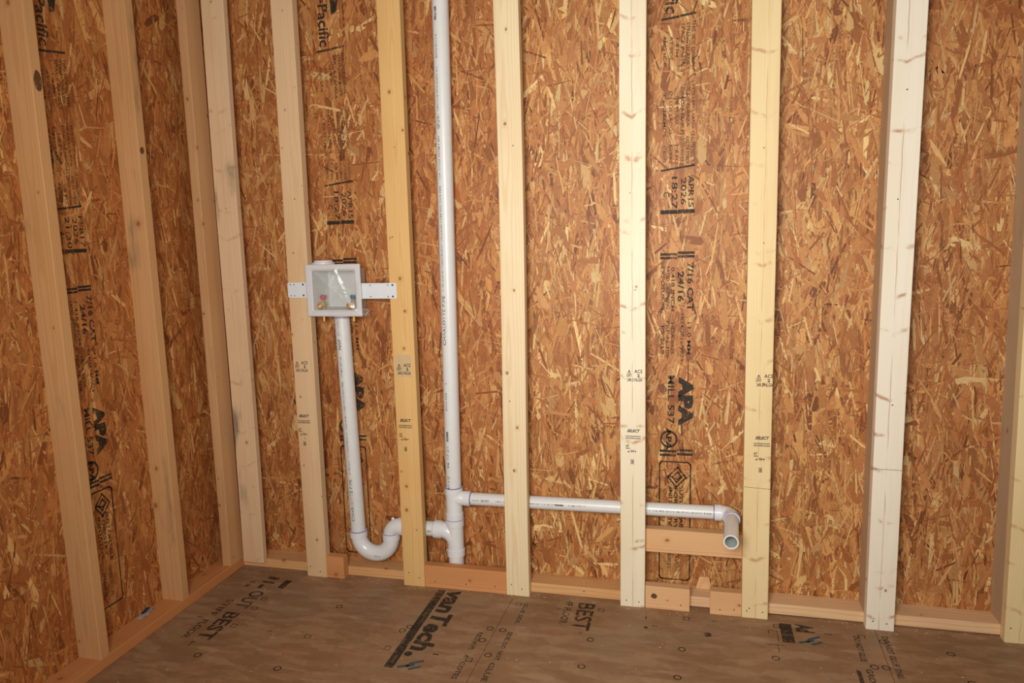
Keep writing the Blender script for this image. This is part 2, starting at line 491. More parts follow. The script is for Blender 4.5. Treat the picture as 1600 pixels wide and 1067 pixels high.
def panel(parent, a, b):
    bm = bmesh.new(); box_bm(bm, a, b)
    o = link('strand_board_panel', from_bm(bm, 'strand_board_panel'), None, 'osb_core')
    child_at_world(o, parent)
    return o
back_panels = []
edges_b = (-16.5, 35.35, 85.9, 132.0)
for k in range(3):
    p = panel(wall_back, (edges_b[k] + 0.06, OSB_Y, -0.5), (edges_b[k + 1] - 0.06, OSB_Y + 0.44, TOP))
    back_panels.append(p)
    n = int((edges_b[k + 1] - edges_b[k]) * TOP * 6.6)
    flakes('strands', edges_b[k] + 0.06, edges_b[k + 1] - 0.06, 0.0, TOP,
           lambda u, v, h: np.stack([u, OSB_Y - h, v], 1), p, n, 20 + k, ((0.98, 0.86, 0.72), (1.04, 1.02, 0.92), (0.97, 0.90, 0.82))[k], (0.04, 0.0, 0.04)[k])
left_panels = []
edges_l = (OSB_Y, -45.0, -95.0)
for k in range(2):
    p = panel(wall_left, (OSB_X - 0.44, edges_l[k + 1] + 0.06, -0.5), (OSB_X, edges_l[k] - 0.06, TOP))
    left_panels.append(p)
    n = int((edges_l[k] - edges_l[k + 1]) * TOP * (5.6 if k == 0 else 3.0))
    flakes('strands', edges_l[k + 1] + 0.06, edges_l[k] - 0.06, 0.0, TOP,
           lambda u, v, h: np.stack([OSB_X + h, u, v], 1), p, n, 40 + k, (0.98, 0.80, 0.62), 0.10)

# ------------------------------------------------------------------ floor
floor = tag(empty('floor', (50, -40, 0)), 'brown strand subfloor panels with black printing', kind='structure')
bpy.context.view_layer.update()
floor_panels = []
# joints drift a little: x at the wall / x towards the room
fl = (((-16.5, -16.5)), ((34.80, 32.6)), ((84.75, 82.2)), ((134.0, 134.0)))
for k in range(3):
    (a0, a1), (b0, b1) = fl[k], fl[k + 1]
    g = 0.035
    bm = bmesh.new()
    P = [(a0 + g, 5.5), (b0 - g, 5.5), (b1 - g, -70), (a1 + g, -70)]
    top = [bm.verts.new((x * I, y * I, 0)) for x, y in P]
    bot = [bm.verts.new((x * I, y * I, -0.72 * I)) for x, y in P]
    bm.faces.new(top[::-1]); bm.faces.new(bot)
    for i in range(4):
        j = (i + 1) % 4
        bm.faces.new((top[i], top[j], bot[j], bot[i]))
    bmesh.ops.recalc_face_normals(bm, faces=bm.faces)
    o = link('subfloor_panel', from_bm(bm, 'subfloor_panel'), None, 'floor')
    child_at_world(o, floor)
    floor_panels.append(o)
bm = bmesh.new(); box_bm(bm, (-17, -70, -0.95), (134, 5.5, -0.74))
o = link('subfloor_base', from_bm(bm, 'subfloor_base'), None, 'osb_core'); child_at_world(o, floor)

# ------------------------------------------------------------------ framing lumber
G_FLAT = 'flat studs of the back wall'
studs = []
SD = [  # left edge at floor, drift to the top, material, label
    (0.0, 0.5, 'pine_pale', 'pale tan flat stud carrying the left bracket of the white outlet box'),
    (16.75, 0.2, 'pine_gold', 'golden yellow knotty flat stud between the outlet box and tall white pipe'),
    (33.55, 0.35, 'pine_cream', 'cream flat stud just right of the tall vertical white pipe'),
    (50.5, 0.28, 'pine_white', 'whitish stamped flat stud left of the horizontal block under the pipe elbow'),
    (67.43, -0.4, 'pine_honey', 'pale honey stamped flat stud directly right of the open pipe stub'),
    (83.41, 0.2, 'pine_snow', 'near-white unstamped flat stud, second from the right edge'),
    (99.97, -1.3, 'pine_honey', 'yellowish stud at the far right edge, cut off by the picture frame')]
for x, dr, mat, lab in SD:
    w = 3.5
    studs.append(board('flat_stud', (x, 0, 0), (x + w, 1.5, TOP), 'z', mat, lab, 'stud', G_FLAT, lean=(dr, 0), wobble=0.16 if mat == 'pine_cream' else 0.05))
# edge-on studs behind them, on the bottom plate, bored where a pipe passes
def bored_stud(x, dr, holes, mat, label):
    cu = bpy.data.curves.new('s', 'CURVE'); cu.dimensions = '2D'; cu.fill_mode = 'BOTH'; cu.extrude = 0.75 * I
    sp = cu.splines.new('POLY'); sp.points.add(3); sp.use_cyclic_u = True
    for p, q in zip(sp.points, ((-1.75, 0), (1.75, 0), (1.75, TOP - 1.5), (-1.75, TOP - 1.5))): p.co = (q[0] * I, q[1] * I, 0, 1)
    for (hy, hz, r) in holes:
        sp = cu.splines.new('POLY'); sp.points.add(23); sp.use_cyclic_u = True
        for k, p in enumerate(sp.points):
            a = 2 * math.pi * k / 24
            p.co = ((hy - 3.25 + r * math.cos(a)) * I, (hz - 1.5 + r * math.sin(a)) * I, 0, 1)
    ob = bpy.data.objects.new('s', cu); C.objects.link(ob)
    me = bpy.data.meshes.new_from_object(ob.evaluated_get(bpy.context.evaluated_depsgraph_get()))
    bpy.data.objects.remove(ob); bpy.data.curves.remove(cu)
    # curve x -> world y, curve y -> world z, extrusion -> world x
    for v in me.vertices:
        a, b, c = v.co
        v.co = (c + dr * I * b / (TOP * I), a, b)
    me.materials.clear(); me.materials.append(M[mat])
    o = link('edge_stud', me); o.location = ((x + 0.75) * I, 3.25 * I, 1.5 * I)
    return tag(o, label, 'stud', 'edge-on studs behind the flat studs')
PY = 2.8             # depth of the pipe run
BRZ = 13.80          # height of the branch line
bored_stud(0.0, 0.5, [], 'pine_tan_clean', 'edge-on stud hidden behind the pale tan flat stud')
bored_stud(16.75, 0.2, [(PY, 8.4, 1.28)], 'pine_tan_clean', 'edge-on stud hidden behind the golden flat stud')
bored_stud(33.6, 0.3, [(3.0, BRZ, 1.05)], 'pine_tan_clean', 'edge-on stud hidden behind the cream flat stud')
bored_stud(51.3, 0.2, [(3.0, BRZ, 1.05)], 'pine_tan_clean', 'edge-on stud hidden behind the whitish flat stud')
bored_stud(68.6, -0.4, [], 'pine_tan_clean', 'edge-on stud hidden behind the pale honey flat stud')
bored_stud(83.45, 0.2, [], 'pine_grey', 'brown edge-on stud sunk behind the near-white flat stud')
bored_stud(99.99, -1.3, [], 'pine_grey', 'grey-brown edge-on stud behind the flat stud at the right frame edge')

# left wall
G_L = 'studs of the left wall'
ls1 = board('wall_stud', (OSB_X, -29.41, 1.5), (-12.54, -27.91, TOP), 'z', 'pine_tan', 'tan left-wall stud nearest the camera, beside the printed panel', 'stud', G_L, lean=(0, -0.55))
ls2 = board('wall_stud', (OSB_X, -13.86, 1.5), (-12.54, -12.36, TOP), 'z', 'pine_tan', 'tan left-wall stud with dark grey stains, middle of the three', 'stud', G_L, lean=(0, -0.15))
ls3 = board('wall_stud', (-14.04, -2.1, 1.5), (-12.54, 1.4, TOP), 'z', 'pine_tan_clean', 'orange-tan left-wall stud standing tight in the corner', 'stud', G_L, lean=(0, 0.5))
cst = board('corner_stud', (-11.95, 0.40, 1.25), (-8.15, 1.5, TOP), 'z', 'pine_corner', 'pale corner board with black smudges, left end of the back wall', 'stud', lean=(0.75, 0), wobble=0.12)
# bottom plates
board('bottom_plate', (OSB_X, -85, 0), (-12.54, 1.5, 1.5), 'y', 'pine_plate', 'orange bottom plate along the foot of the left wall', 'plate')
board('bottom_plate', (OSB_X, 1.5, 0.0), (54.0, 5.0, 1.5), 'x', 'pine_plate_back', 'bottom plate of the back wall from the corner to the whitish stud', 'plate')
board('bottom_plate', (54.03, 1.5, 0.12), (132.0, 5.0, 1.62), 'x', 'pine_plate_right', 'bottom plate of the back wall, right-hand length running out of frame', 'plate')
# blocks
G_B = 'short blocks nailed in front of the bottom plate'
board('spacer_block', (3.55, 0.0, 0), (6.62, 1.5, 3.6), 'x', 'pine_block', 'small orange block against the foot of the pale tan stud', 'block', G_B, ease=0.06)
longb = board('nailing_board', (20.36, 0.05, 0), (33.47, 1.5, 3.55), 'x', 'pine_block', 'orange board on edge at the foot of the vertical pipe', 'block', ease=0.06)
blk3 = board('spacer_block', (54.12, 0.0, 0), (60.32, 1.5, 3.4), 'x', 'pine_block_pale', 'block with one dark round knot beside the whitish stud foot', 'block', G_B, ease=0.06)
blk4 = board('spacer_block', (63.13, 0.0, 0), (67.38, 1.5, 3.45), 'x', 'pine_block_pale', 'short two-nail block left of the pale honey stud foot', 'block', G_B, ease=0.06)
board('support_block', (53.2, 1.5, 7.95), (68.5, 3.0, 11.4), 'x', 'pine_block_pale', 'horizontal wood block under the open pipe stub', 'block', ease=0.06)
# little wedge of scrap behind the blocks
bm = bmesh.new()
pf = [(-1.15, 0), (1.15, 0), (0.68, 1.75), (-0.68, 1.75)]
va = [bm.verts.new((x * I, -0.28 * I + 0.10 * z * I, z * I)) for x, z in pf]
vb = [bm.verts.new((x * I, 0.28 * I + 0.10 * z * I, z * I)) for x, z in pf]
bm.faces.new(va); bm.faces.new(vb[::-1])
for i in range(4):
    j = (i + 1) % 4
    bm.faces.new((va[j], va[i], vb[i], vb[j]))
bmesh.ops.recalc_face_normals(bm, faces=bm.faces)
wd = link('wood_wedge', from_bm(bm, 'wood_wedge'), None, 'pine_block_pale'); wd.location = (62.35 * I, 4.45 * I, 1.63 * I)
tag(wd, 'small trapezoid wood scrap standing on the plate between two blocks', 'scrap')
bpy.context.view_layer.update()

# knot on the block, nails
def disc_mesh(name, r, h, n=8):
    bm = bmesh.new()
    bmesh.ops.create_cone(bm, cap_ends=True, segments=n, radius1=r * I, radius2=r * 0.8 * I, depth=h * I)
    bmesh.ops.rotate(bm, verts=bm.verts, cent=(0, 0, 0), matrix=Matrix.Rotation(math.pi / 2, 3, 'X'))
    return from_bm(bm, name)
nail_me = disc_mesh('nail_head', 0.11, 0.05); nail_me.materials.append(M['steel'])
screw_me = disc_mesh('screw_head', 0.17, 0.06, 10); screw_me.materials.append(M['steel'])
def nail(parent, x, y, z, me=nail_me, name='nail_head'):
    o = bpy.data.objects.new(name, me); C.objects.link(o)
    o.location = (x * I, y * I, z * I)
    bpy.context.view_layer.update()
    o.parent = parent; o.matrix_parent_inverse = parent.matrix_world.inverted()
for i, pts in enumerate([[(0.7, 1.6), (2.4, 0.9)], [(17.7, 2.1), (19.4, 1.4)], [(34.2, 1.7), (35.8, 1.1)],
                         [(51.4, 0.9), (53.2, 0.8)], [(68.1, 1.0), (68.4, 1.4), (70.2, 1.0)], [(84.3, 1.2), (86.0, 1.0)], [(100.6, 2.0)]]):
    for x, z in pts: nail(studs[i], x, -0.01, z)
nail(longb, 22.0, 0.04, 1.0); nail(longb, 27.0, 0.04, 1.0); nail(longb, 31.6, 0.04, 1.1)
nail(blk3, 59.1, -0.01, 0.9); nail(blk4, 64.5, -0.01, 0.8); nail(blk4, 66.4, -0.01, 1.0)
for i, pts in enumerate([[(2.0, 60), (1.2, 52)], [(17.6, 54), (19.3, 9.2)], [(35.9, 66), (34.6, 30)], [(51.9, 59), (52.6, 46)],
                         [(69.2, 64), (69.4, 52)], [(85.1, 70), (84.7, 57), (85.3, 31)]]):
    for x, z in pts: nail(studs[i], x + SD[i][1] * z / TOP, -0.01, z)
nail(ls3, -12.55, -1.2, 2.7)

# ------------------------------------------------------------------ printing on the panels
def panel_stamp(parent, fn, date, zmap=lambda z: z):
    """s = distance down from the top of the wall, t = across (0..4.6 from left to right)"""
    S = lambda z: -zmap(z)
    def T(pr, txt, z0, z1, t0, t1, bold=0.0, shear=0.0): pr.text(txt, S(z0), S(z1), t0, t1, bold, shear)
    # maker's name at the top
    p = Print()
    T(p, 'Georgia-Pacific', 97.5, 82.6, 0.05, 2.25, 0.02)
    p.add([(S(91.5), 2.7), (S(87.0), 2.7), (S(87.4), 3.6), (S(91.5), 4.5)], [(0, 1, 2, 3)])
    p.build('ink_stamp', 'ink', fn, parent)
    # directions, three languages
    p = Print()
    p.rect(S(82.05), S(81.75), 0.0, 2.4, -0.25); p.rect(S(82.35), S(82.05), 2.5, 4.6, -0.25)
    rows = [(4.05, 4.5), (3.35, 3.8), (2.65, 3.1), (1.95, 2.35), (1.15, 1.55), (0.3, 0.7)]
    blocks = [
        (('THIS SIDE DOWN', 81.6, 75.6), ('STRENGTH AXIS <', 81.3, 75.3), ('SPACE PANELS', 81.3, 75.0), ('1/8 IN', 79.4, 77.0), ('AT SIDE', 79.7, 76.6), ('AND SIDE', 79.8, 76.0)),
        (('ESTE LADO ABAJO', 73.2, 67.6), ('< EJE DE FUERZA', 74.2, 67.8), ('ESPACIAR PANELES', 73.0, 66.8), ('1/8 PULG', 71.9, 68.2), ('EN LOS LADOS', 72.6, 66.9), ('Y EXTREMOS', 72.4, 66.6)),
        (('CE COTE DESSOUS', 67.2, 62.6), ('AXE DE FORCE', 66.6, 62.9), ('ESPACER PANNEAUX', 66.6, 62.7), ('1/8 PO', 65.4, 62.9), ('AUX BORDS', 65.6, 63.0), ('ET BOUTS', 65.4, 63.2))]
    for bl in blocks:
        for (t0, t1), (tx, z0, z1) in zip(rows, bl): T(p, tx, z0, z1, t0, t1, 0.01)
    p.build('ink_stamp', 'ink_fine', fn, parent)
    # date
    p = Print()
    p.rect(S(62.2), S(61.95), 0.0, 2.3, -0.3); p.rect(S(62.5), S(62.25), 2.3, 4.6, -0.3)
    T(p, date[0], 61.3, 57.0, 3.75, 4.5, 0.015); T(p, date[1], 61.0, 57.4, 2.75, 3.5, 0.015)
    T(p, date[2], 61.2, 56.8, 1.5, 2.3, 0.015); T(p, date[3], 59.2, 58.5, 0.4, 1.2, 0.015)
    p.rect(S(56.7), S(56.15), 0.0, 2.3); p.rect(S(56.75), S(56.2), 2.35, 4.65)
    p.rect(S(50.75), S(50.4), 0.0, 2.35); p.rect(S(50.25), S(49.9), 0.0, 2.35)
    p.rect(S(50.95), S(50.6), 2.4, 4.7); p.rect(S(50.45), S(50.1), 2.4, 4.7)
    T(p, '7/16 CAT', 49.4, 42.6, 3.7, 4.6, 0.03); T(p, '24/16', 48.2, 43.9, 2.4, 3.3, 0.03)
    p.build('ink_stamp', 'ink', fn, parent)
    p = Print()
    T(p, '11.0 MM', 41.0, 36.4, 3.75, 4.3, 0.01); T(p, '1R24/2F16/W24', 42.2, 35.4, 2.85, 3.3, 0.01)
    T(p, '0.418 INCH', 48.8, 42.6, 1.5, 2.0, 0.015); T(p, 'RATED SHEATHING', 48.9, 42.9, 0.85, 1.3, 0.01)
    T(p, 'EXPOSURE 1', 48.9, 42.8, 0.1, 0.6, 0.015)
    T(p, 'HDA 0525', 40.9, 36.4, 1.5, 2.0, 0.01); T(p, 'PRP-N-108', 41.2, 35.9, 0.8, 1.3, 0.01); T(p, 'PS 2-18', 40.5, 36.4, 0.1, 0.6, 0.01)
    p.build('ink_stamp', 'ink_fine', fn, parent)
    # mill mark
    p = Print()
    T(p, 'APA', 33.2, 25.9, 2.6, 4.7, 0.07); T(p, 'MILL 537', 33.3, 26.2, 1.1, 2.05, 0.02)
    p.ring((S(25.2) + S(22.6)) / 2, 1.3, 1.25, 0.28, 24, 1.05)
    T(p, 'APA', 25.6, 22.2, 0.9, 1.7, 0.05)
    for z in (22.1, 21.5):
        p.rect(S(z + 0.18), S(z - 0.18), 0.0, 2.35); p.rect(S(z + 0.38), S(z + 0.02), 2.45, 4.7)
    # frame with leaf mark
    fr = rounded(S(20.5), S(2.35), 0.0, 4.4, 0.5)
    p.path(fr, 0.2, True)
    cs, ct = S(18.2), 2.5
    for k in (1.0, 0.5):
        p.path([(cs - 1.5 * k, ct + 0.1), (cs, ct + 1.3 * k), (cs + 1.5 * k, ct - 0.1), (cs, ct - 1.3 * k)], 0.22, True)
    p.path([(cs - 0.2, ct - 1.2), (cs + 0.3, ct), (cs - 0.4, ct + 1.0)], 0.2)
    p.build('ink_stamp', 'ink', fn, parent)
    p = Print()
    T(p, 'SUSTAINABLE', 16.9, 9.2, 2.85, 3.4, 0.02); T(p, 'FORESTRY', 16.6, 10.2, 2.05, 2.6, 0.02); T(p, 'INITIATIVE', 16.6, 10.0, 1.3, 1.85, 0.02)
    T(p, 'CERTIFIED SOURCING', 8.6, 3.6, 2.3, 2.9, 0.01); T(p, 'SFI-00022', 7.9, 4.0, 1.2, 1.7, 0.01)
    p.build('ink_stamp', 'ink', fn, parent)

HI = 0.062           # ink sits just above the strands
panel_stamp(back_panels[1], lambda s, t: (55.85 + t, OSB_Y - HI, -s), ('APR15', '2026', '18:27', 'C'))
panel_stamp(back_panels[0], lambda s, t: (4.75 + t, OSB_Y - HI, -s), ('APR15', '2026', '18:27', 'C'))
panel_stamp(left_panels[0], lambda s, t: (OSB_X + HI, -25.3 + t * 0.93, -s), ('FEB17', '2026', '21:30', 'A'),
            zmap=lambda z: float(np.interp(z, (0, 2.35, 33.2, 50.2, 56.4, 62, 82, 100), (3.0, 5.5, 32.9, 48.2, 53.2, 58.3, 77.3, 94.4))))

# grade stamps on the flat studs
def grade_stamp(st, x0, z0, lean):
    fn = lambda s, t: (x0 + s + lean * (z0 + t) / TOP, -0.012, z0 + t)
    p = Print()
    p.text('A', 0.15, 0.55, 1.35, 1.75, 0.03); p.rect(0.10, 0.62, 1.22, 1.30)
    p.text('ACS', 1.05, 2.15, 1.30, 1.80, 0.02)
    p.text('DRY', 0.0, 0.72, 0.75, 1.15, 0.02); p.text('2', 1.45, 1.80, 0.72, 1.18, 0.04)
    p.text('240-2', 0.08, 0.95, 0.12, 0.60, 0.02); p.text('NLGA', 1.08, 2.15, 0.12, 0.60, 0.02)
    p.build('grade_stamp', 'ink_wood', fn, st); p = Print()
    p.text('SELECT', 0.05, 1.85, -7.15, -6.70, 0.04, 0.3)
    p.rect(-0.15, 1.95, -7.72, -7.64); p.rect(-0.15, 1.95, -8.08, -8.00)
    p.text('KILN DRIED STUDS', -0.12, 1.9, -7.96, -7.78, 0.01)
    p.build('grade_stamp', 'ink_wood', fn, st); p = Print()
    p.text('HT', -0.1, 0.35, -9.35, -8.95, 0.03); p.rect(-0.12, 0.45, -9.52, -9.42)
    p.text('104', 0.5, 1.0, -10.05, -9.65, 0.03); p.rect(0.15, 0.35, -10.05, -9.85); p.rect(1.1, 1.3, -9.98, -9.8)
    p.build('grade_stamp', 'ink_wood', fn, st); p = Print()
    p.text('GB', 0.55, 1.0, -11.6, -11.2, 0.04); p.rect(0.52, 1.05, -11.72, -11.65); p.rect(0.52, 1.05, -11.15, -11.08)
    p.build('grade_stamp', 'ink_wood', fn, st)
grade_stamp(studs[0], 0.30, 33.55, SD[0][1]); grade_stamp(studs[1], 17.35, 33.45, SD[1][1])
grade_stamp(studs[3], 51.45, 33.2, SD[3][1]); grade_stamp(studs[4], 68.75, 32.9, SD[4][1])
M['knot_ink'] = ink('dark_knot', lin(104, 62, 36), 0.8, 90, 0.26, 0.52)
M['white_patch'] = ink('pale_patch', lin(238, 220, 180), 0.5, 60, 0.2, 0.5)
p = Print(); p.rect(0, 2.5, 0, 3.4); p.build('pale_patch', 'white_patch', lambda s, t: (17.2 + s, -0.006, 33.2 + t), studs[1])
def blob(cs, ct, r, asp):
    p = Print(); n = 18
    v = [(cs, ct)] + [(cs + r * asp * math.cos(6.2832 * k / n) * random.uniform(0.85, 1.1), ct + r * math.sin(6.2832 * k / n) * random.uniform(0.85, 1.1)) for k in range(n)]
    p.add(v, [(0, k + 1, (k + 1) % n + 1) for k in range(n)]); return p
blob(55.35, 1.95, 0.42, 1.1).build('knot', 'knot_ink', lambda s, t: (s, -0.008, t), blk3)
blob(-28.55, 72.6, 1.25, 0.42).build('knot', 'knot_ink', lambda s, t: (-12.53, s - 0.55 * (t - 1.5) / (TOP - 1.5), t), ls1)
blob(-13.2, 66.5, 0.5, 0.8).build('knot', 'knot_ink', lambda s, t: (-12.53, s - 0.15 * (t - 1.5) / (TOP - 1.5), t), ls2)
# pencil line across the near-white stud
p = Print(); p.rect(0, 3.5, 0, 0.06, 0.0); p.build('pencil_line', 'marker_blue', lambda s, t: (83.46 + s, -0.012, 22.4 + t - s * 0.02), studs[5])
p = Print(); p.rect(0, 3.4, 0, 0.05); p.build('pencil_line', 'ink_wood', lambda s, t: (67.4 + s, -0.012, 19.0 + t - s * 0.05), studs[4])

# ------------------------------------------------------------------ printing on the floor (reads towards the camera)
HF = 0.012
def ffn(x0, y0): return lambda s, t: (x0 + t, y0 - s, HF)
fp0, fp1, fp2 = floor_panels
p = Print()
p.text('OUT', 0.0, 5.2, 0.0, 2.4, 0.015); p.text('BEST', 6.6, 14.0, 0.0, 2.4, 0.02); p.rect(14.6, 15.8, 0.3, 0.45); p.rect(14.6, 14.75, 0.0, 0.8)
p.text('STIFF', 3.2, 8.0, -2.1, -1.0, 0.01); p.text('FLOOR', 9.2, 14.2, -2.1, -1.0, 0.02)
p.rect(8.6, 8.75, -3.4, -2.6)
p.build('floor_print', 'ink_floor', ffn(-5.9, -6.3), fp0)
p = Print(); p.rect(0.4, 1.2, 0.2, 2.2, 0.3); p.rect(2.0, 2.5, 0.0, 2.2, 0.2); p.rect(3.2, 4.4, 0.3, 1.0); p.rect(2.4, 3.0, -1.9, -1.0); p.rect(3.4, 4.3, -2.0, -1.3); p.rect(1.0, 3.6, 3.5, 4.6, 0.4)
p.build('floor_print', 'ink_floor_pale', ffn(-6.1, -1.0), fp0)
# bar and maker's name
p = Print(); p.rect(0.6, 21.3, 0.0, 1.25); p.text('vanTech', 0.4, 17.0, 1.65, 4.7, 0.04, 0.12); p.ring(17.9, 2.0, 0.55, 0.5, 12)
p.rect(17.2, 17.45, 5.2, 6.0)
p.build('floor_print', 'ink_floor', ffn(22.65, 0.0), fp0)
p = Print(); p.text('BEST', 0.0, 7.4, 0.0, 2.5, 0.02); p.text('FF FLOOR', 0.0, 6.2, -1.9, -0.8, 0.02); p.rect(2.2, 2.35, -3.0, -2.3)
p.text('TM', 7.8, 8.3, 1.2, 1.6, 0.0)
p.build('floor_print', 'ink_floor', ffn(44.5, -0.4), fp1)
p = Print(); p.rect(0.2, 5.0, 0.0, 1.55); p.text('Ad', 0.0, 2.0, 2.0, 4.4, 0.05)
p.path([(2.4, -1.6), (2.4, -0.5), (5.0, -0.5)], 0.1); p.path([(2.4, -1.6), (3.2, -1.6)], 0.1); p.path([(5.9, -2.2), (5.9, 0.2)], 0.1); p.path([(5.9, -0.7), (7.6, -0.7)], 0.1)
p.rect(1.8, 2.0, 5.5, 6.6)
p.build('floor_print', 'ink_floor', ffn(72.3, -0.5), fp1)
# fine print along the joints
p = Print()
p.text('GLUE SIDE,', 0.6, 6.4, 0.0, 0.75, 0.02); p.text('SIDE, DO NOT', 8.6, 15.6, -0.2, 0.55, 0.02); p.text('GLUE G', 16.2, 22.0, -0.4, 0.35, 0.02)
p.build('floor_print', 'ink_floor', lambda s, t: (36.6 + t - s * 0.03, -1.5 - s, HF), fp1)
p = Print()
p.text('RESERVE', 0.0, 4.4, 0.0, 0.7, 0.02); p.text('A', 5.6, 6.3, 0.0, 0.7, 0.02); p.text('COTES', 7.2, 11.0, 0.0, 0.7, 0.02)
p.build('floor_print', 'ink_floor_pale', lambda s, t: (32.2 + t - s * 0.03, -11.0 - s, HF), fp0)
p = Print()
p.text('DO NOT GLUE', 0.0, 6.0, 0.0, 0.8, 0.03); p.text('GROOVE', 7.6, 13.0, 0.2, 1.0, 0.03); p.rect(8.0, 12.5, -0.9, -0.4, 0.3)
p.build('floor_print', 'ink_floor_pale', lambda s, t: (81.4 + t - s * 0.03, -2.2 - s, HF), fp1)
p = Print()
p.text('DO NOT GLUE THIS', 0.0, 9.5, 0.0, 0.8, 0.03)
p.build('floor_print', 'ink_floor_pale', lambda s, t: (85.0 + t - s * 0.03, -1.6 - s, HF), fp2)
# nailing marks: circles, squares, diamonds
marks = [(-2.73, -23.75, 0), (-2.38, -11.23, 0), (-2.62, -8.33, 0), (-2.44, -16.19, 4), (9.46, -24.36, 0), (9.42, -16.72, 4),
         (22.4, -11.6, 0), (21.7, -12.7, 0), (21.44, -17.19, 4), (33.55, -9.83, 0), (33.3, -12.86, 0), (32.9, -17.62, 4), (9.9, -8.3, 0), (-1.8, -2.6, 4)]
marks1 = [(35.9, -2.6, 4), (35.36, -9.89, 0), (35.0, -16.11, 0), (47.5, -9.9, 0), (47.23, -16.26, 0), (47.97, -1.93, 4), (59.91, -1.92, 4),
          (59.42, -9.86, 0), (58.99, -16.19, 0), (71.02, -9.59, 0), (82.55, -9.23, 0), (82.5, -2.2, 4), (71.9, -1.6, 4)]
marks2 = [(83.9, -9.08, 0), (84.95, -2.9, 0), (92.5, -4.3, 0), (92.9, -10.5, 0)]
for mk, pan in ((marks, fp0), (marks1, fp1), (marks2, fp2)):
    for (x, y, n) in mk:
        p = Print(); p.ring(0, 0, 0.52 if n == 0 else 0.62, 0.17, 14 if n == 0 else 4)
        p.build('nailing_mark', 'ink_floor', lambda s, t, x=x, y=y: (x + t, y - s, HF), pan)
p = Print(); p.ring(0, 0, 0.55, 0.5, 14); p.build('floor_stain', 'ink_floor_pale', lambda s, t: (62.71 + t, -5.6 - s, HF), fp1)
p = Print(); p.ring(0, 0, 0.3, 0.28, 10); p.build('floor_stain', 'ink_floor_pale', lambda s, t: (54.5 + t, -5.4 - s, HF), fp1)
p = Print(); p.rect(0, 0.8, 0, 0.15); p.rect(2.4, 2.55, 1.0, 1.8); p.rect(-0.5, -0.35, 9, 9.7); p.build('floor_print', 'ink_floor', lambda s, t: (54.3 + t, -2.3 - s, HF), fp1)
p = Print(); p.rect(0, 0.15, 0, 0.8); p.build('floor_print', 'ink_floor', lambda s, t: (3.0 + t, -16.4 - s, HF), fp0)
# blue marker strokes
def strokes(x, y, pan):
    p = Print()
    p.path([(0.0, 0.0), (1.0, 0.45), (1.6, 0.7)], 0.46); p.path([(1.2, 1.0), (2.5, 1.75)], 0.44); p.path([(1.5, -0.2), (2.6, 0.5)], 0.40)
    p.build('marker_stroke', 'marker_blue', lambda s, t: (x + s, y + t, HF), pan)
strokes(24.6, -20.9, fp0); strokes(74.5, -5.2, fp1)

# ------------------------------------------------------------------ plumbing
def sweep(bm, path, radii, n=24, cap=True):
    """tube along a path of points (inches) with one radius per point"""
    path = [Vector(p) for p in path]
    rings = []
    prev = None
    for i, p in enumerate(path):
        d = (path[min(i + 1, len(path) - 1)] - path[max(i - 1, 0)])
        if d.length < 1e-9: d = prev_d
        d.normalize(); prev_d = d
        if prev is None:
            ref = Vector((0, 1, 0)) if abs(d.y) < 0.9 else Vector((1, 0, 0))
            e1 = ref.cross(d).normalized()
        else:
            e1 = (prev - d * prev.dot(d)).normalized()
        prev = e1
        e2 = d.cross(e1)
        rings.append([bm.verts.new((p + (e1 * math.cos(2 * math.pi * k / n) + e2 * math.sin(2 * math.pi * k / n)) * radii[i]) * I) for k in range(n)])
    for a, b in zip(rings, rings[1:]):
        for k in range(n):
            f = bm.faces.new((a[k], a[(k + 1) % n], b[(k + 1) % n], b[k])); f.smooth = True
    if cap:
        bm.faces.new(rings[0][::-1]); bm.faces.new(rings[-1])
    return rings

def lathe(bm, p0, p1, prof, n=24, cap=True):
    """prof: list of (distance from p0, radius) along p0->p1"""
    p0 = Vector(p0); d = (Vector(p1) - p0).normalized()
    ref = Vector((0, 1, 0)) if abs(d.y) < 0.9 else Vector((1, 0, 0))
    e1 = ref.cross(d).normalized(); e2 = d.cross(e1)
    rings = []
    for s, r in prof:
        rings.append([bm.verts.new((p0 + d * s + (e1 * math.cos(2 * math.pi * k / n) + e2 * math.sin(2 * math.pi * k / n)) * r) * I) for k in range(n)])
    for a, b in zip(rings, rings[1:]):
        for k in range(n): bm.faces.new((a[k], a[(k + 1) % n], b[(k + 1) % n], b[k]))
    if cap:
        bm.faces.new(rings[0][::-1]); bm.faces.new(rings[-1])

def finish(bm, name, mat, parent, smooth=True):
    bmesh.ops.recalc_face_normals(bm, faces=bm.faces)
    me = from_bm(bm, name)
    if smooth:
        me.polygons.foreach_set('use_smooth', [True] * len(me.polygons))
        me.set_sharp_from_angle(angle=math.radians(38))
    o = link(name, me, None, mat)
    child_at_world(o, parent)
    return o

plumb = tag(empty('drain_pipework', (24.65, PY, 1.5)), 'white plastic drain pipework: tall vent, looped trap and horizontal branch with open stub', 'pipework')
bpy.context.view_layer.update()
R2 = 1.19; RH = 1.42; R15 = 0.97; RH15 = 1.16
VX = 24.65
def pipe(name, a, b, r, parent, ri=None):
    bm = bmesh.new()
    L = (Vector(b) - Vector(a)).length
    lathe(bm, a, b, [(0, r), (L, r)])
    return finish(bm, name, 'pvc', parent)
def ring_on(parent, c, d, r, wd=0.11):
    bm = bmesh.new(); c = Vector(c); d = Vector(d).normalized()
    lathe(bm, c - d * wd / 2, c + d * wd / 2, [(0, r - 0.03), (0.0, r), (wd, r), (wd, r - 0.03)], cap=False)
    return finish(bm, 'primer_ring', 'primer', parent)
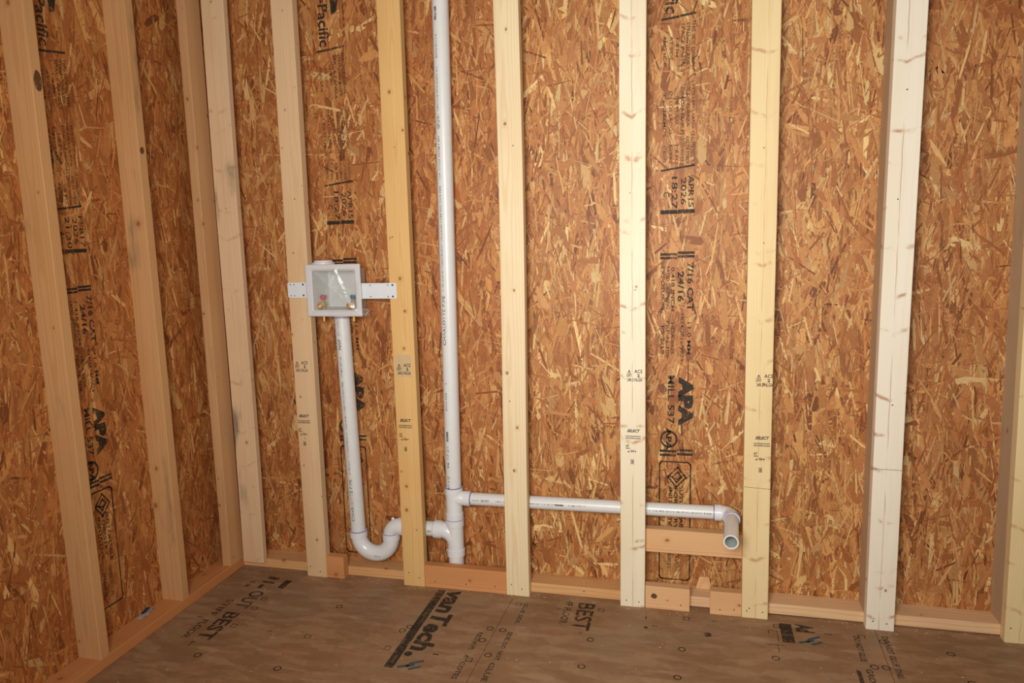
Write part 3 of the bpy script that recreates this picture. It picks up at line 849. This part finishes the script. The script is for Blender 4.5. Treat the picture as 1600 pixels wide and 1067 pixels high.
# vent, leaning slightly as the photo shows
vtop = (VX + 1.0, PY, TOP); vbot = (VX, PY, 14.6)
vent = pipe('vent_pipe', vbot, vtop, R2, plumb)
# upper tee
bm = bmesh.new()
lathe(bm, (VX, PY, 10.4), (VX, PY, 15.5), [(0, RH - 0.02), (0.95, RH - 0.02), (1.02, R2 + 0.10), (4.02, R2 + 0.10), (4.1, RH), (5.05, RH), (5.1, R2)])
lathe(bm, (VX, PY, BRZ - 0.05), (VX + 4, PY, BRZ - 0.05), [(0.2, R15 + 0.24), (1.15, R15 + 0.24), (1.5, R15 + 0.14), (1.72, R15 + 0.12), (1.75, RH15), (2.75, RH15), (2.8, R15)])
utee = finish(bm, 'pipe_tee', 'pvc_fit', plumb)
ring_on(utee, (VX, PY, 15.52), (0, 0, 1), RH - 0.04); ring_on(utee, (VX + 2.82, PY, BRZ - 0.05), (1, 0, 0), RH15 - 0.03)
# lower sanitary tee, inlet sweeping down from the left
bm = bmesh.new()
lathe(bm, (VX, PY, 4.4), (VX, PY, 10.4), [(0, R2), (0.02, RH), (1.0, RH), (1.08, R2 + 0.10), (4.75, R2 + 0.10), (4.85, RH), (5.9, RH), (5.95, R2)])
pts = []; rad = []
for k in range(9):
    a = math.radians(90 * k / 8)
    pts.append((VX - 0.1 - 2.5 * math.cos(math.pi / 2 - a) if False else VX - 2.2 + 2.2 * math.sin(a), PY, 8.4 - 2.2 * (1 - math.cos(a)))); rad.append(R2 + 0.10)
sweep(bm, [(VX - 2.3, PY, 8.4)] + pts, [R2 + 0.10] + rad)
lathe(bm, (VX - 3.35, PY, 8.4), (VX - 2.1, PY, 8.4), [(0, R2), (0.02, RH), (1.05, RH), (1.2, R2 + 0.10)])
ltee = finish(bm, 'sanitary_tee', 'pvc_fit', plumb)
ring_on(ltee, (VX, PY, 10.38), (0, 0, 1), RH - 0.04); ring_on(ltee, (VX - 3.36, PY, 8.4), (1, 0, 0), RH - 0.06, 0.07)
pipe('drain_pipe', (VX, PY, 1.5), (VX, PY, 4.6), R2, plumb)
# trap arm
arm = pipe('trap_arm', (15.4, PY, 8.4), (VX - 3.2, PY, 8.4), R2, plumb)
# trap: U bend and elbow
SX0, SX1 = 8.15, 13.85
zb = 3.55 + (SX1 - SX0) / 2
bm = bmesh.new()
cxm = (SX0 + SX1) / 2; rr = (SX1 - SX0) / 2
path = [(SX0, PY, zb + 0.6)] + [(cxm - rr * math.cos(math.radians(a)), PY, zb - rr * math.sin(math.radians(a))) for a in range(0, 181, 9)] + [(SX1, PY, zb + 0.6)]
sweep(bm, path, [R2 + 0.09] * len(path), 28)
for x in (SX0, SX1):
    lathe(bm, (x, PY, zb - 0.25), (x, PY, zb + 0.95), [(0, R2 + 0.08), (0.06, RH), (1.05, RH), (1.1, R2)])
ub = finish(bm, 'trap_bend', 'pvc_fit', plumb)
ring_on(ub, (SX0, PY, zb + 0.86), (0, 0, 1), RH - 0.03); ring_on(ub, (SX1, PY, zb + 0.86), (0, 0, 1), RH - 0.03, 0.06)
bm = bmesh.new()
ez = 8.4; er = ez - (zb + 0.55)
er = max(er, 1.45)
path = [(SX1, PY, ez - er - 0.3)] + [(SX1 + er - er * math.cos(math.radians(a)), PY, ez - er + er * math.sin(math.radians(a))) for a in range(0, 91, 9)] + [(SX1 + er + 0.5, PY, ez)]
sweep(bm, path, [R2 + 0.09] * len(path), 28)
lathe(bm, (SX1 + er - 0.1, PY, ez), (SX1 + er + 1.1, PY, ez), [(0, R2 + 0.09), (0.08, RH), (1.0, RH), (1.05, R2)])
el = finish(bm, 'trap_elbow', 'pvc_fit', plumb)
bm = bmesh.new()
lathe(bm, (SX1 + 0.55, PY - 0.2, 9.55), (SX1 + 0.35, PY - 0.25, 9.95), [(0, 0.28), (0.3, 0.26), (0.36, 0.18)], 10)
finish(bm, 'moulding_nub', 'pvc_fit', el)
# standpipe
stand = pipe('standpipe', (SX0, PY, zb + 0.5), (7.45, PY, 42.5), R2, plumb)
# branch line
branch = pipe('branch_pipe', (VX + 2.6, PY, BRZ - 0.05), (64.2, 3.05, BRZ + 0.12), R15, plumb)
BZ = BRZ + 0.12
bm = bmesh.new()
er = 1.35; ex = 64.55; ey = 3.05
path = [(ex - 0.5, ey, BZ)] + [(ex + er * math.sin(math.radians(a)), ey - er + er * math.cos(math.radians(a)), BZ) for a in range(0, 91, 9)] + [(ex + er, ey - er - 0.4, BZ)]
sweep(bm, path, [R15 + 0.10] * len(path), 24)
lathe(bm, (ex - 0.95, ey, BZ), (ex + 0.3, ey, BZ), [(0, R15), (0.03, RH15), (1.0, RH15), (1.1, R15 + 0.1)])
lathe(bm, (ex + er, ey - er - 1.1, BZ), (ex + er, ey - er + 0.1, BZ), [(0, R15), (0.03, RH15), (1.0, RH15), (1.1, R15 + 0.1)])
elb = finish(bm, 'branch_elbow', 'pvc_fit', plumb)
ring_on(elb, (ex - 0.97, ey, BZ), (1, 0, 0), RH15 - 0.02, 0.13); ring_on(elb, (ex + er, ey - er - 1.13, BZ), (0, 1, 0), RH15 - 0.02, 0.16)
# open stub towards the room
STX = ex + er; a = Vector((STX, ey - er - 0.6, BZ)); b = Vector((STX - 0.45, -7.1, BZ + 0.02))
bm = bmesh.new(); L = (b - a).length
lathe(bm, a, b, [(0, R15), (L - 0.02, R15), (L, R15 - 0.02), (L, 0.79), (L - 0.03, 0.78), (0.1, 0.78)], 28, cap=False)
stub = finish(bm, 'stub_pipe', 'pvc', plumb)
bm = bmesh.new(); lathe(bm, a, b, [(0.25, 0.02), (0.25, 0.775), (L - 0.12, 0.775)], 24, cap=False); finish(bm, 'pipe_bore', 'pvc_in', stub)

# print on the pipes: s along the pipe, t round it
def pipe_print(parent, a, b, r, ang, items, up):
    a = Vector(a); d = (Vector(b) - a).normalized()
    side = Vector(up); nrm = d.cross(side)       # outward when t = 0
    rr_ = r + 0.012
    def fn(s, t):
        th = ang + t / r
        return a + d * s + (nrm * math.cos(th) + side * math.sin(th)) * rr_
    for (tx, s0, s1, h, bold) in items:
        pr = Print(); pr.text(tx, s0, s1, -h / 2, h / 2, bold)
        pr.build('pipe_print', 'ink_pipe', fn, parent)
vp = [('CHARLOTTE PIPE', 23.2, 30.6, 0.52, 0.02), ('2" IPS SCH 40 COEXTRUDED CELLULAR CORE PVC-DWV PIPE', 31.2, 46.5, 0.30, 0.01),
      ('U.P. CODE ASTM F 891', 47.5, 53.5, 0.28, 0.01), ('NSF-DWV', 54.5, 56.6, 0.55, 0.02), ('UPC-110-PPG-DWV-IPS', 57, 63, 0.28, 0.01),
      ('MADE IN U.S.A.', 64.2, 67.5, 0.3, 0.01), ('PREMIER', 69.3, 71.2, 0.38, 0.06), ('U.S.A. 06 17', 73.5, 76.5, 0.26, 0.01),
      ('A K A 12', 0.8, 2.9, 0.36, 0.03), ('06 17 23', 4.2, 7.6, 0.34, 0.02), ('PREMIER', 8.4, 10.0, 0.4, 0.06), ('DWV PIPE', 13.2, 16.0, 0.3, 0.01), ('A', 17.2, 17.5, 0.3, 0.02)]
pipe_print(vent, vbot, vtop, R2, 0.35, vp, (-1, 0, 0))
sa = (SX0, PY, zb + 0.5); sb = (7.45, PY, 42.5)
pipe_print(stand, sa, sb, R2, 0.15, [('CHARLOTTE PIPE', 2.2, 9.2, 0.5, 0.02), ('2" IPS SCH 40 COEXTRUDED CELLULAR CORE PVC-DWV PIPE', 10.0, 25.0, 0.3, 0.01),
      ('ASTM F 891 UL', 25.6, 29.0, 0.28, 0.01), ('NSF', 30.0, 31.7, 0.5, 0.03), ('UPC-110-PPG-DWV', 32.2, 35.6, 0.28, 0.01)], (-1, 0, 0))
ba = (VX + 2.6, PY, BRZ - 0.05); bb = (64.2, 3.05, BRZ + 0.12)
pipe_print(branch, ba, bb, R15, 0.10, [('15 04 PPG', 0.6, 1.7, 0.22, 0.02), ('NSF-DWV', 2.0, 3.3, 0.4, 0.03), ('UPC-110', 4.3, 6.3, 0.22, 0.02),
      ('MADE IN U.S.A. 06 17', 9.4, 13.2, 0.24, 0.01), ('PREMIER', 13.4, 14.8, 0.26, 0.06), ('TUBE CPI 17', 15.4, 18.0, 0.24, 0.01),
      ('1 1/2 IPS SCH 40 PVC-DWV PIPE', 27.3, 36.0, 0.24, 0.01)], (0, 0, 1))
pipe_print(arm, (15.4, PY, 8.4), (VX - 3.2, PY, 8.4), R2, 0.0, [('NSF', 5.0, 5.6, 0.42, 0.04), ('1', 4.3, 4.45, 0.3, 0.02)], (0, 0, 1))
pipe_print(stub, a, b, R15, 1.45, [('SCH 40 PVC-DWV ASTM', 1.2, 7.2, 0.3, 0.02)], (1, 0, 0))
def flat_text(parent, tx, x0, x1, z0, z1, y, bold=0.01):
    p = Print(); p.text(tx, x0, x1, z0, z1, bold); p.build('moulded_print', 'ink_pipe', lambda s, t: (s, y, t), parent)
flat_text(ub, '1 1/2 USA 2', 10.1, 12.3, 3.42, 3.70, PY - R2 - 0.115)

# ------------------------------------------------------------------ washer outlet box
boxo = tag(empty('outlet_box', (8.1, 0, 42.4)), 'white washer outlet box wrapped in clear film between two studs', 'outlet box')
bpy.context.view_layer.update()
bx0, bx1, bz0, bz1 = 3.70, 12.40, 42.45, 50.15
yf, yb = -0.45, 3.9
# hollow body: outer shell and inner faces
bm = bmesh.new()
def loop(x0, x1, z0, z1, y, r=0.25):
    return [bm.verts.new((s * I, y * I, t * I)) for s, t in rounded(x0, x1, z0, z1, r, 3)]
lp = [loop(bx0 + 1.25, bx1 - 1.25, bz0 + 0.8, bz1 - 0.8, yb), loop(bx0 + 0.72, bx1 - 0.72, bz0 + 0.3, bz1 - 0.3, 0.0),
      loop(bx0 + 0.7, bx1 - 0.7, bz0 + 0.28, bz1 - 0.28, yf + 0.1)]
for A, B in zip(lp, lp[1:]):
    n = len(A)
    for k in range(n): bm.faces.new((A[k], A[(k + 1) % n], B[(k + 1) % n], B[k]))
bm.faces.new(lp[0])
inn = [loop(bx0 + 0.85, bx1 - 0.85, bz0 + 0.8, bz1 - 0.85, yf + 0.15), loop(bx0 + 1.4, bx1 - 1.4, bz0 + 1.0, bz1 - 1.0, yb - 0.3)]
n = len(inn[0])
for k in range(n): bm.faces.new((inn[0][k], inn[1][k], inn[1][(k + 1) % n], inn[0][(k + 1) % n]))
bm.faces.new(inn[1][::-1])
finish(bm, 'box_body', 'abs_grey', boxo)
# face frame: mitred four-sided moulding
bm = bmesh.new()
prof = [(0.0, 0.12), (0.0, -0.16), (0.12, -0.24), (0.70, -0.20), (0.86, -0.06), (0.95, 0.0), (0.95, 0.30)]   # inset, y
def rect(i, y): return [bm.verts.new((x * I, (yf + y) * I, z * I)) for x, z in ((bx0 - 0.1 + i, bz0 - 0.05 + i), (bx1 + 0.1 - i, bz0 - 0.05 + i), (bx1 + 0.1 - i, bz1 + 0.05 - i), (bx0 - 0.1 + i, bz1 + 0.05 - i))]
rs = [rect(i, y) for i, y in prof]
for A, B in zip(rs, rs[1:]):
    for k in range(4): bm.faces.new((A[k], A[(k + 1) % 4], B[(k + 1) % 4], B[k]))
finish(bm, 'face_frame', 'abs_white', boxo, smooth=False)
# mounting brackets with screws
for (x0, x1, z0, z1, scr) in ((0.12, 3.95, 45.2, 47.5, ((2.75, 45.55), (2.75, 47.2))), (12.2, 17.95, 45.0, 47.3, ((17.35, 45.3), (17.35, 47.0)))):
    bm = bmesh.new(); box_bm(bm, (x0, -0.07, z0), (x1, -0.005, z1))
    bmesh.ops.bevel(bm, geom=[e for e in bm.edges if abs((e.verts[0].co - e.verts[1].co).normalized().y) > 0.9], offset=0.12 * I, segments=2, affect='EDGES')
    br = finish(bm, 'bracket', 'bracket', boxo, smooth=False)
    for (x, z) in scr: nail(br, x, -0.09, z, screw_me, 'screw_head')
    for k, dx in enumerate((0.5, 1.1) if x0 < 5 else (4.4, 1.6)):
        for z in (z0 + 0.3, z1 - 0.3): nail(br, x0 + dx, -0.072, z, nail_me, 'punched_hole')
# knock-out cap on top
bm = bmesh.new(); lathe(bm, (5.35, 1.9, bz1 - 0.45), (5.35, 1.9, bz1 + 1), [(0, 1.75), (0.72, 1.72), (0.78, 1.45), (1.0, 1.38), (1.08, 1.2), (1.09, 0.02)], 28, cap=False); finish(bm, 'top_cap', 'abs_white', boxo)
# drain collar under the box
bm = bmesh.new(); lathe(bm, (7.45, PY, 41.95), (7.45, PY, 43), [(0, R2), (0.02, RH - 0.05), (0.7, RH - 0.05), (0.75, R2)]); col = finish(bm, 'drain_collar', 'abs_white', boxo)
ring_on(col, (7.45, PY, 41.93), (0, 0, 1), RH - 0.06, 0.12)
# valves
for x, km in ((5.15, 'red'), (10.15, 'blue')):
    bm = bmesh.new()
    y = 1.4
    lathe(bm, (x, y, 41.45), (x, y, 46), [(0, 0.22), (0.9, 0.22), (0.92, 0.34), (1.6, 0.34), (1.7, 0.26), (2.0, 0.3), (2.15, 0.48), (2.5, 0.62), (2.85, 0.55), (3.1, 0.32), (3.3, 0.2), (3.7, 0.18)], 16)
    lathe(bm, (x, y, 43.95), (x - 0.1, y - 1.2, 43.85), [(0, 0.3), (0.55, 0.36), (0.6, 0.52), (1.1, 0.52), (1.12, 0.36), (0.7, 0.34)], 14, cap=False)
    v = finish(bm, 'valve', 'brass', boxo)
    bm = bmesh.new()
    lathe(bm, (x + 0.08, y, 44.75), (x + 0.12, y, 46), [(0, 0.1), (0.02, 0.36), (0.3, 0.46), (0.62, 0.5), (0.7, 0.4), (0.72, 0.05)], 8)
    finish(bm, 'valve_knob', km, v)
# clear film pulled over the face, with a bunched corner
def film_grid(nx, ny, fn):
    bm = bmesh.new()
    g = [[bm.verts.new(tuple(c * I for c in fn(i / nx, j / ny))) for i in range(nx + 1)] for j in range(ny + 1)]
    for j in range(ny):
        for i in range(nx):
            f = bm.faces.new((g[j][i], g[j][i + 1], g[j + 1][i + 1], g[j + 1][i])); f.smooth = True
    return bm
def fface(u, v):
    x = bx0 - 0.15 + (bx1 - bx0 + 0.3) * u; z = bz0 - 0.1 + (bz1 - bz0 + 0.2) * v
    d = 0.05 * math.sin(9 * u + 7 * v) + 0.10 * abs(math.sin(4.2 * (u + v) + 0.6)) + 0.07 * abs(math.sin(13 * u - 9 * v)) * u
    for (a_, b_, c_, w_, hgt) in ((1, 1.0, 1.02, 0.07, 0.30), (1, 0.35, 0.86, 0.05, 0.22), (0.2, 1, 0.22, 0.05, 0.2), (1, 2.2, 1.75, 0.09, 0.22), (1, -0.5, 0.12, 0.05, 0.2)):
        d += hgt * max(0.0, 1 - abs(a_ * u + b_ * v - c_) / w_) * (0.4 + 0.6 * math.sin(3 * u + 5 * v + hgt * 40) ** 2)
    edge = min(u, 1 - u, v, 1 - v)
    return (x, yf - 0.28 - d * min(1, edge * 6), z)
bm = film_grid(64, 60, fface); finish(bm, 'plastic_film', 'film', boxo)
def fside(u, v):
    z = bz0 - 0.1 + (bz1 - bz0 + 0.2) * v
    return (bx1 + 0.18 - 1.1 * u + 0.10 * math.sin(8 * v + 3 * u), yf - 0.28 + 3.2 * u, z)
bm = film_grid(10, 18, fside); finish(bm, 'plastic_film', 'film', boxo)
bm = bmesh.new(); bmesh.ops.create_icosphere(bm, subdivisions=3, radius=0.55 * I)
for v in bm.verts:
    k = 1 + 0.35 * math.sin(v.co.x * 700 + 1) * math.cos(v.co.z * 620) + 0.2 * math.sin(v.co.y * 900)
    v.co *= k; v.co += Vector((12.75 * I, 0.1 * I, 43.0 * I))
finish(bm, 'plastic_film', 'film', boxo, smooth=False)

# ------------------------------------------------------------------ scraps
sc = empty('paper_scrap', (-15.3, -17.9, 1.5)); tag(sc, 'crumpled white and blue-grey scrap lying on the left bottom plate', 'scrap')
bpy.context.view_layer.update()
def sfn(u, v): return (-15.75 + 0.9 * v + 0.25 * math.sin(5 * u), -19.7 + 3.3 * u, 1.53 + 0.30 * math.sin(math.pi * u) * (0.5 + 0.5 * math.sin(3 * v + 4 * u)) + 0.12 * v * abs(math.sin(9 * u)))
bm = film_grid(12, 5, sfn)
bmesh.ops.solidify(bm, geom=bm.faces[:], thickness=0.02 * I); finish(bm, 'scrap_sheet', 'foil_white', sc)
def sfn2(u, v): return (-15.80 + 0.55 * v + 0.25 * math.sin(5 * (0.22 + 0.55 * u)), -18.9 + 1.9 * u, 1.62 + 0.36 * math.sin(math.pi * (0.22 + 0.55 * u)) + 0.05 * v)
bm = film_grid(8, 4, sfn2); bmesh.ops.solidify(bm, geom=bm.faces[:], thickness=0.02 * I); finish(bm, 'scrap_lining', 'foil_blue', sc)

# sawdust and splinters on the floor and plates
bm = bmesh.new()
def fleck(x, y, z, s, el):
    a = random.uniform(0, 6.28); ca, sa_ = math.cos(a), math.sin(a)
    pts = [(-el, -1, 0), (el, -0.7, 0), (el * 0.8, 1, 0), (-el * 0.7, 0.8, 0)]
    lo_ = [bm.verts.new(((x + (p * ca - q * sa_) * s) * I, (y + (p * sa_ + q * ca) * s) * I, z * I)) for p, q, _ in pts]
    ti = bm.verts.new((x * I, y * I, (z + s * 0.8) * I))
    for k in range(4): bm.faces.new((lo_[k], lo_[(k + 1) % 4], ti))
    bm.faces.new(lo_[::-1])
for k in range(420):
    near = random.random() < 0.45
    x = random.uniform(-11.5, 115); y = (1.3 - abs(random.gauss(0, 0.9))) if near else random.uniform(-32, 0)
    if any(s[0] - 0.3 < x < s[0] + 3.8 for s in SD) and y > -0.2: y = -0.3 - random.random()
    if y > -0.2 and (3.4 < x < 6.8 or 20 < x < 34 or 54 < x < 60.5 or 63 < x < 71): y = -0.3 - random.random()
    fleck(x, y, 0.014, random.uniform(0.02, 0.07), random.uniform(1, 3.2))
for k in range(60):
    x = random.uniform(-8, 50); 
    fleck(x, random.uniform(1.8, 4.8), 1.505, random.uniform(0.03, 0.09), random.uniform(1, 2.5))
du = finish(bm, 'sawdust', 'dust', floor, smooth=False)
du.parent = None; du.matrix_parent_inverse = Matrix.Identity(4)
tag(du, 'pale sawdust and splinters scattered over the subfloor', 'sawdust', kind='stuff')
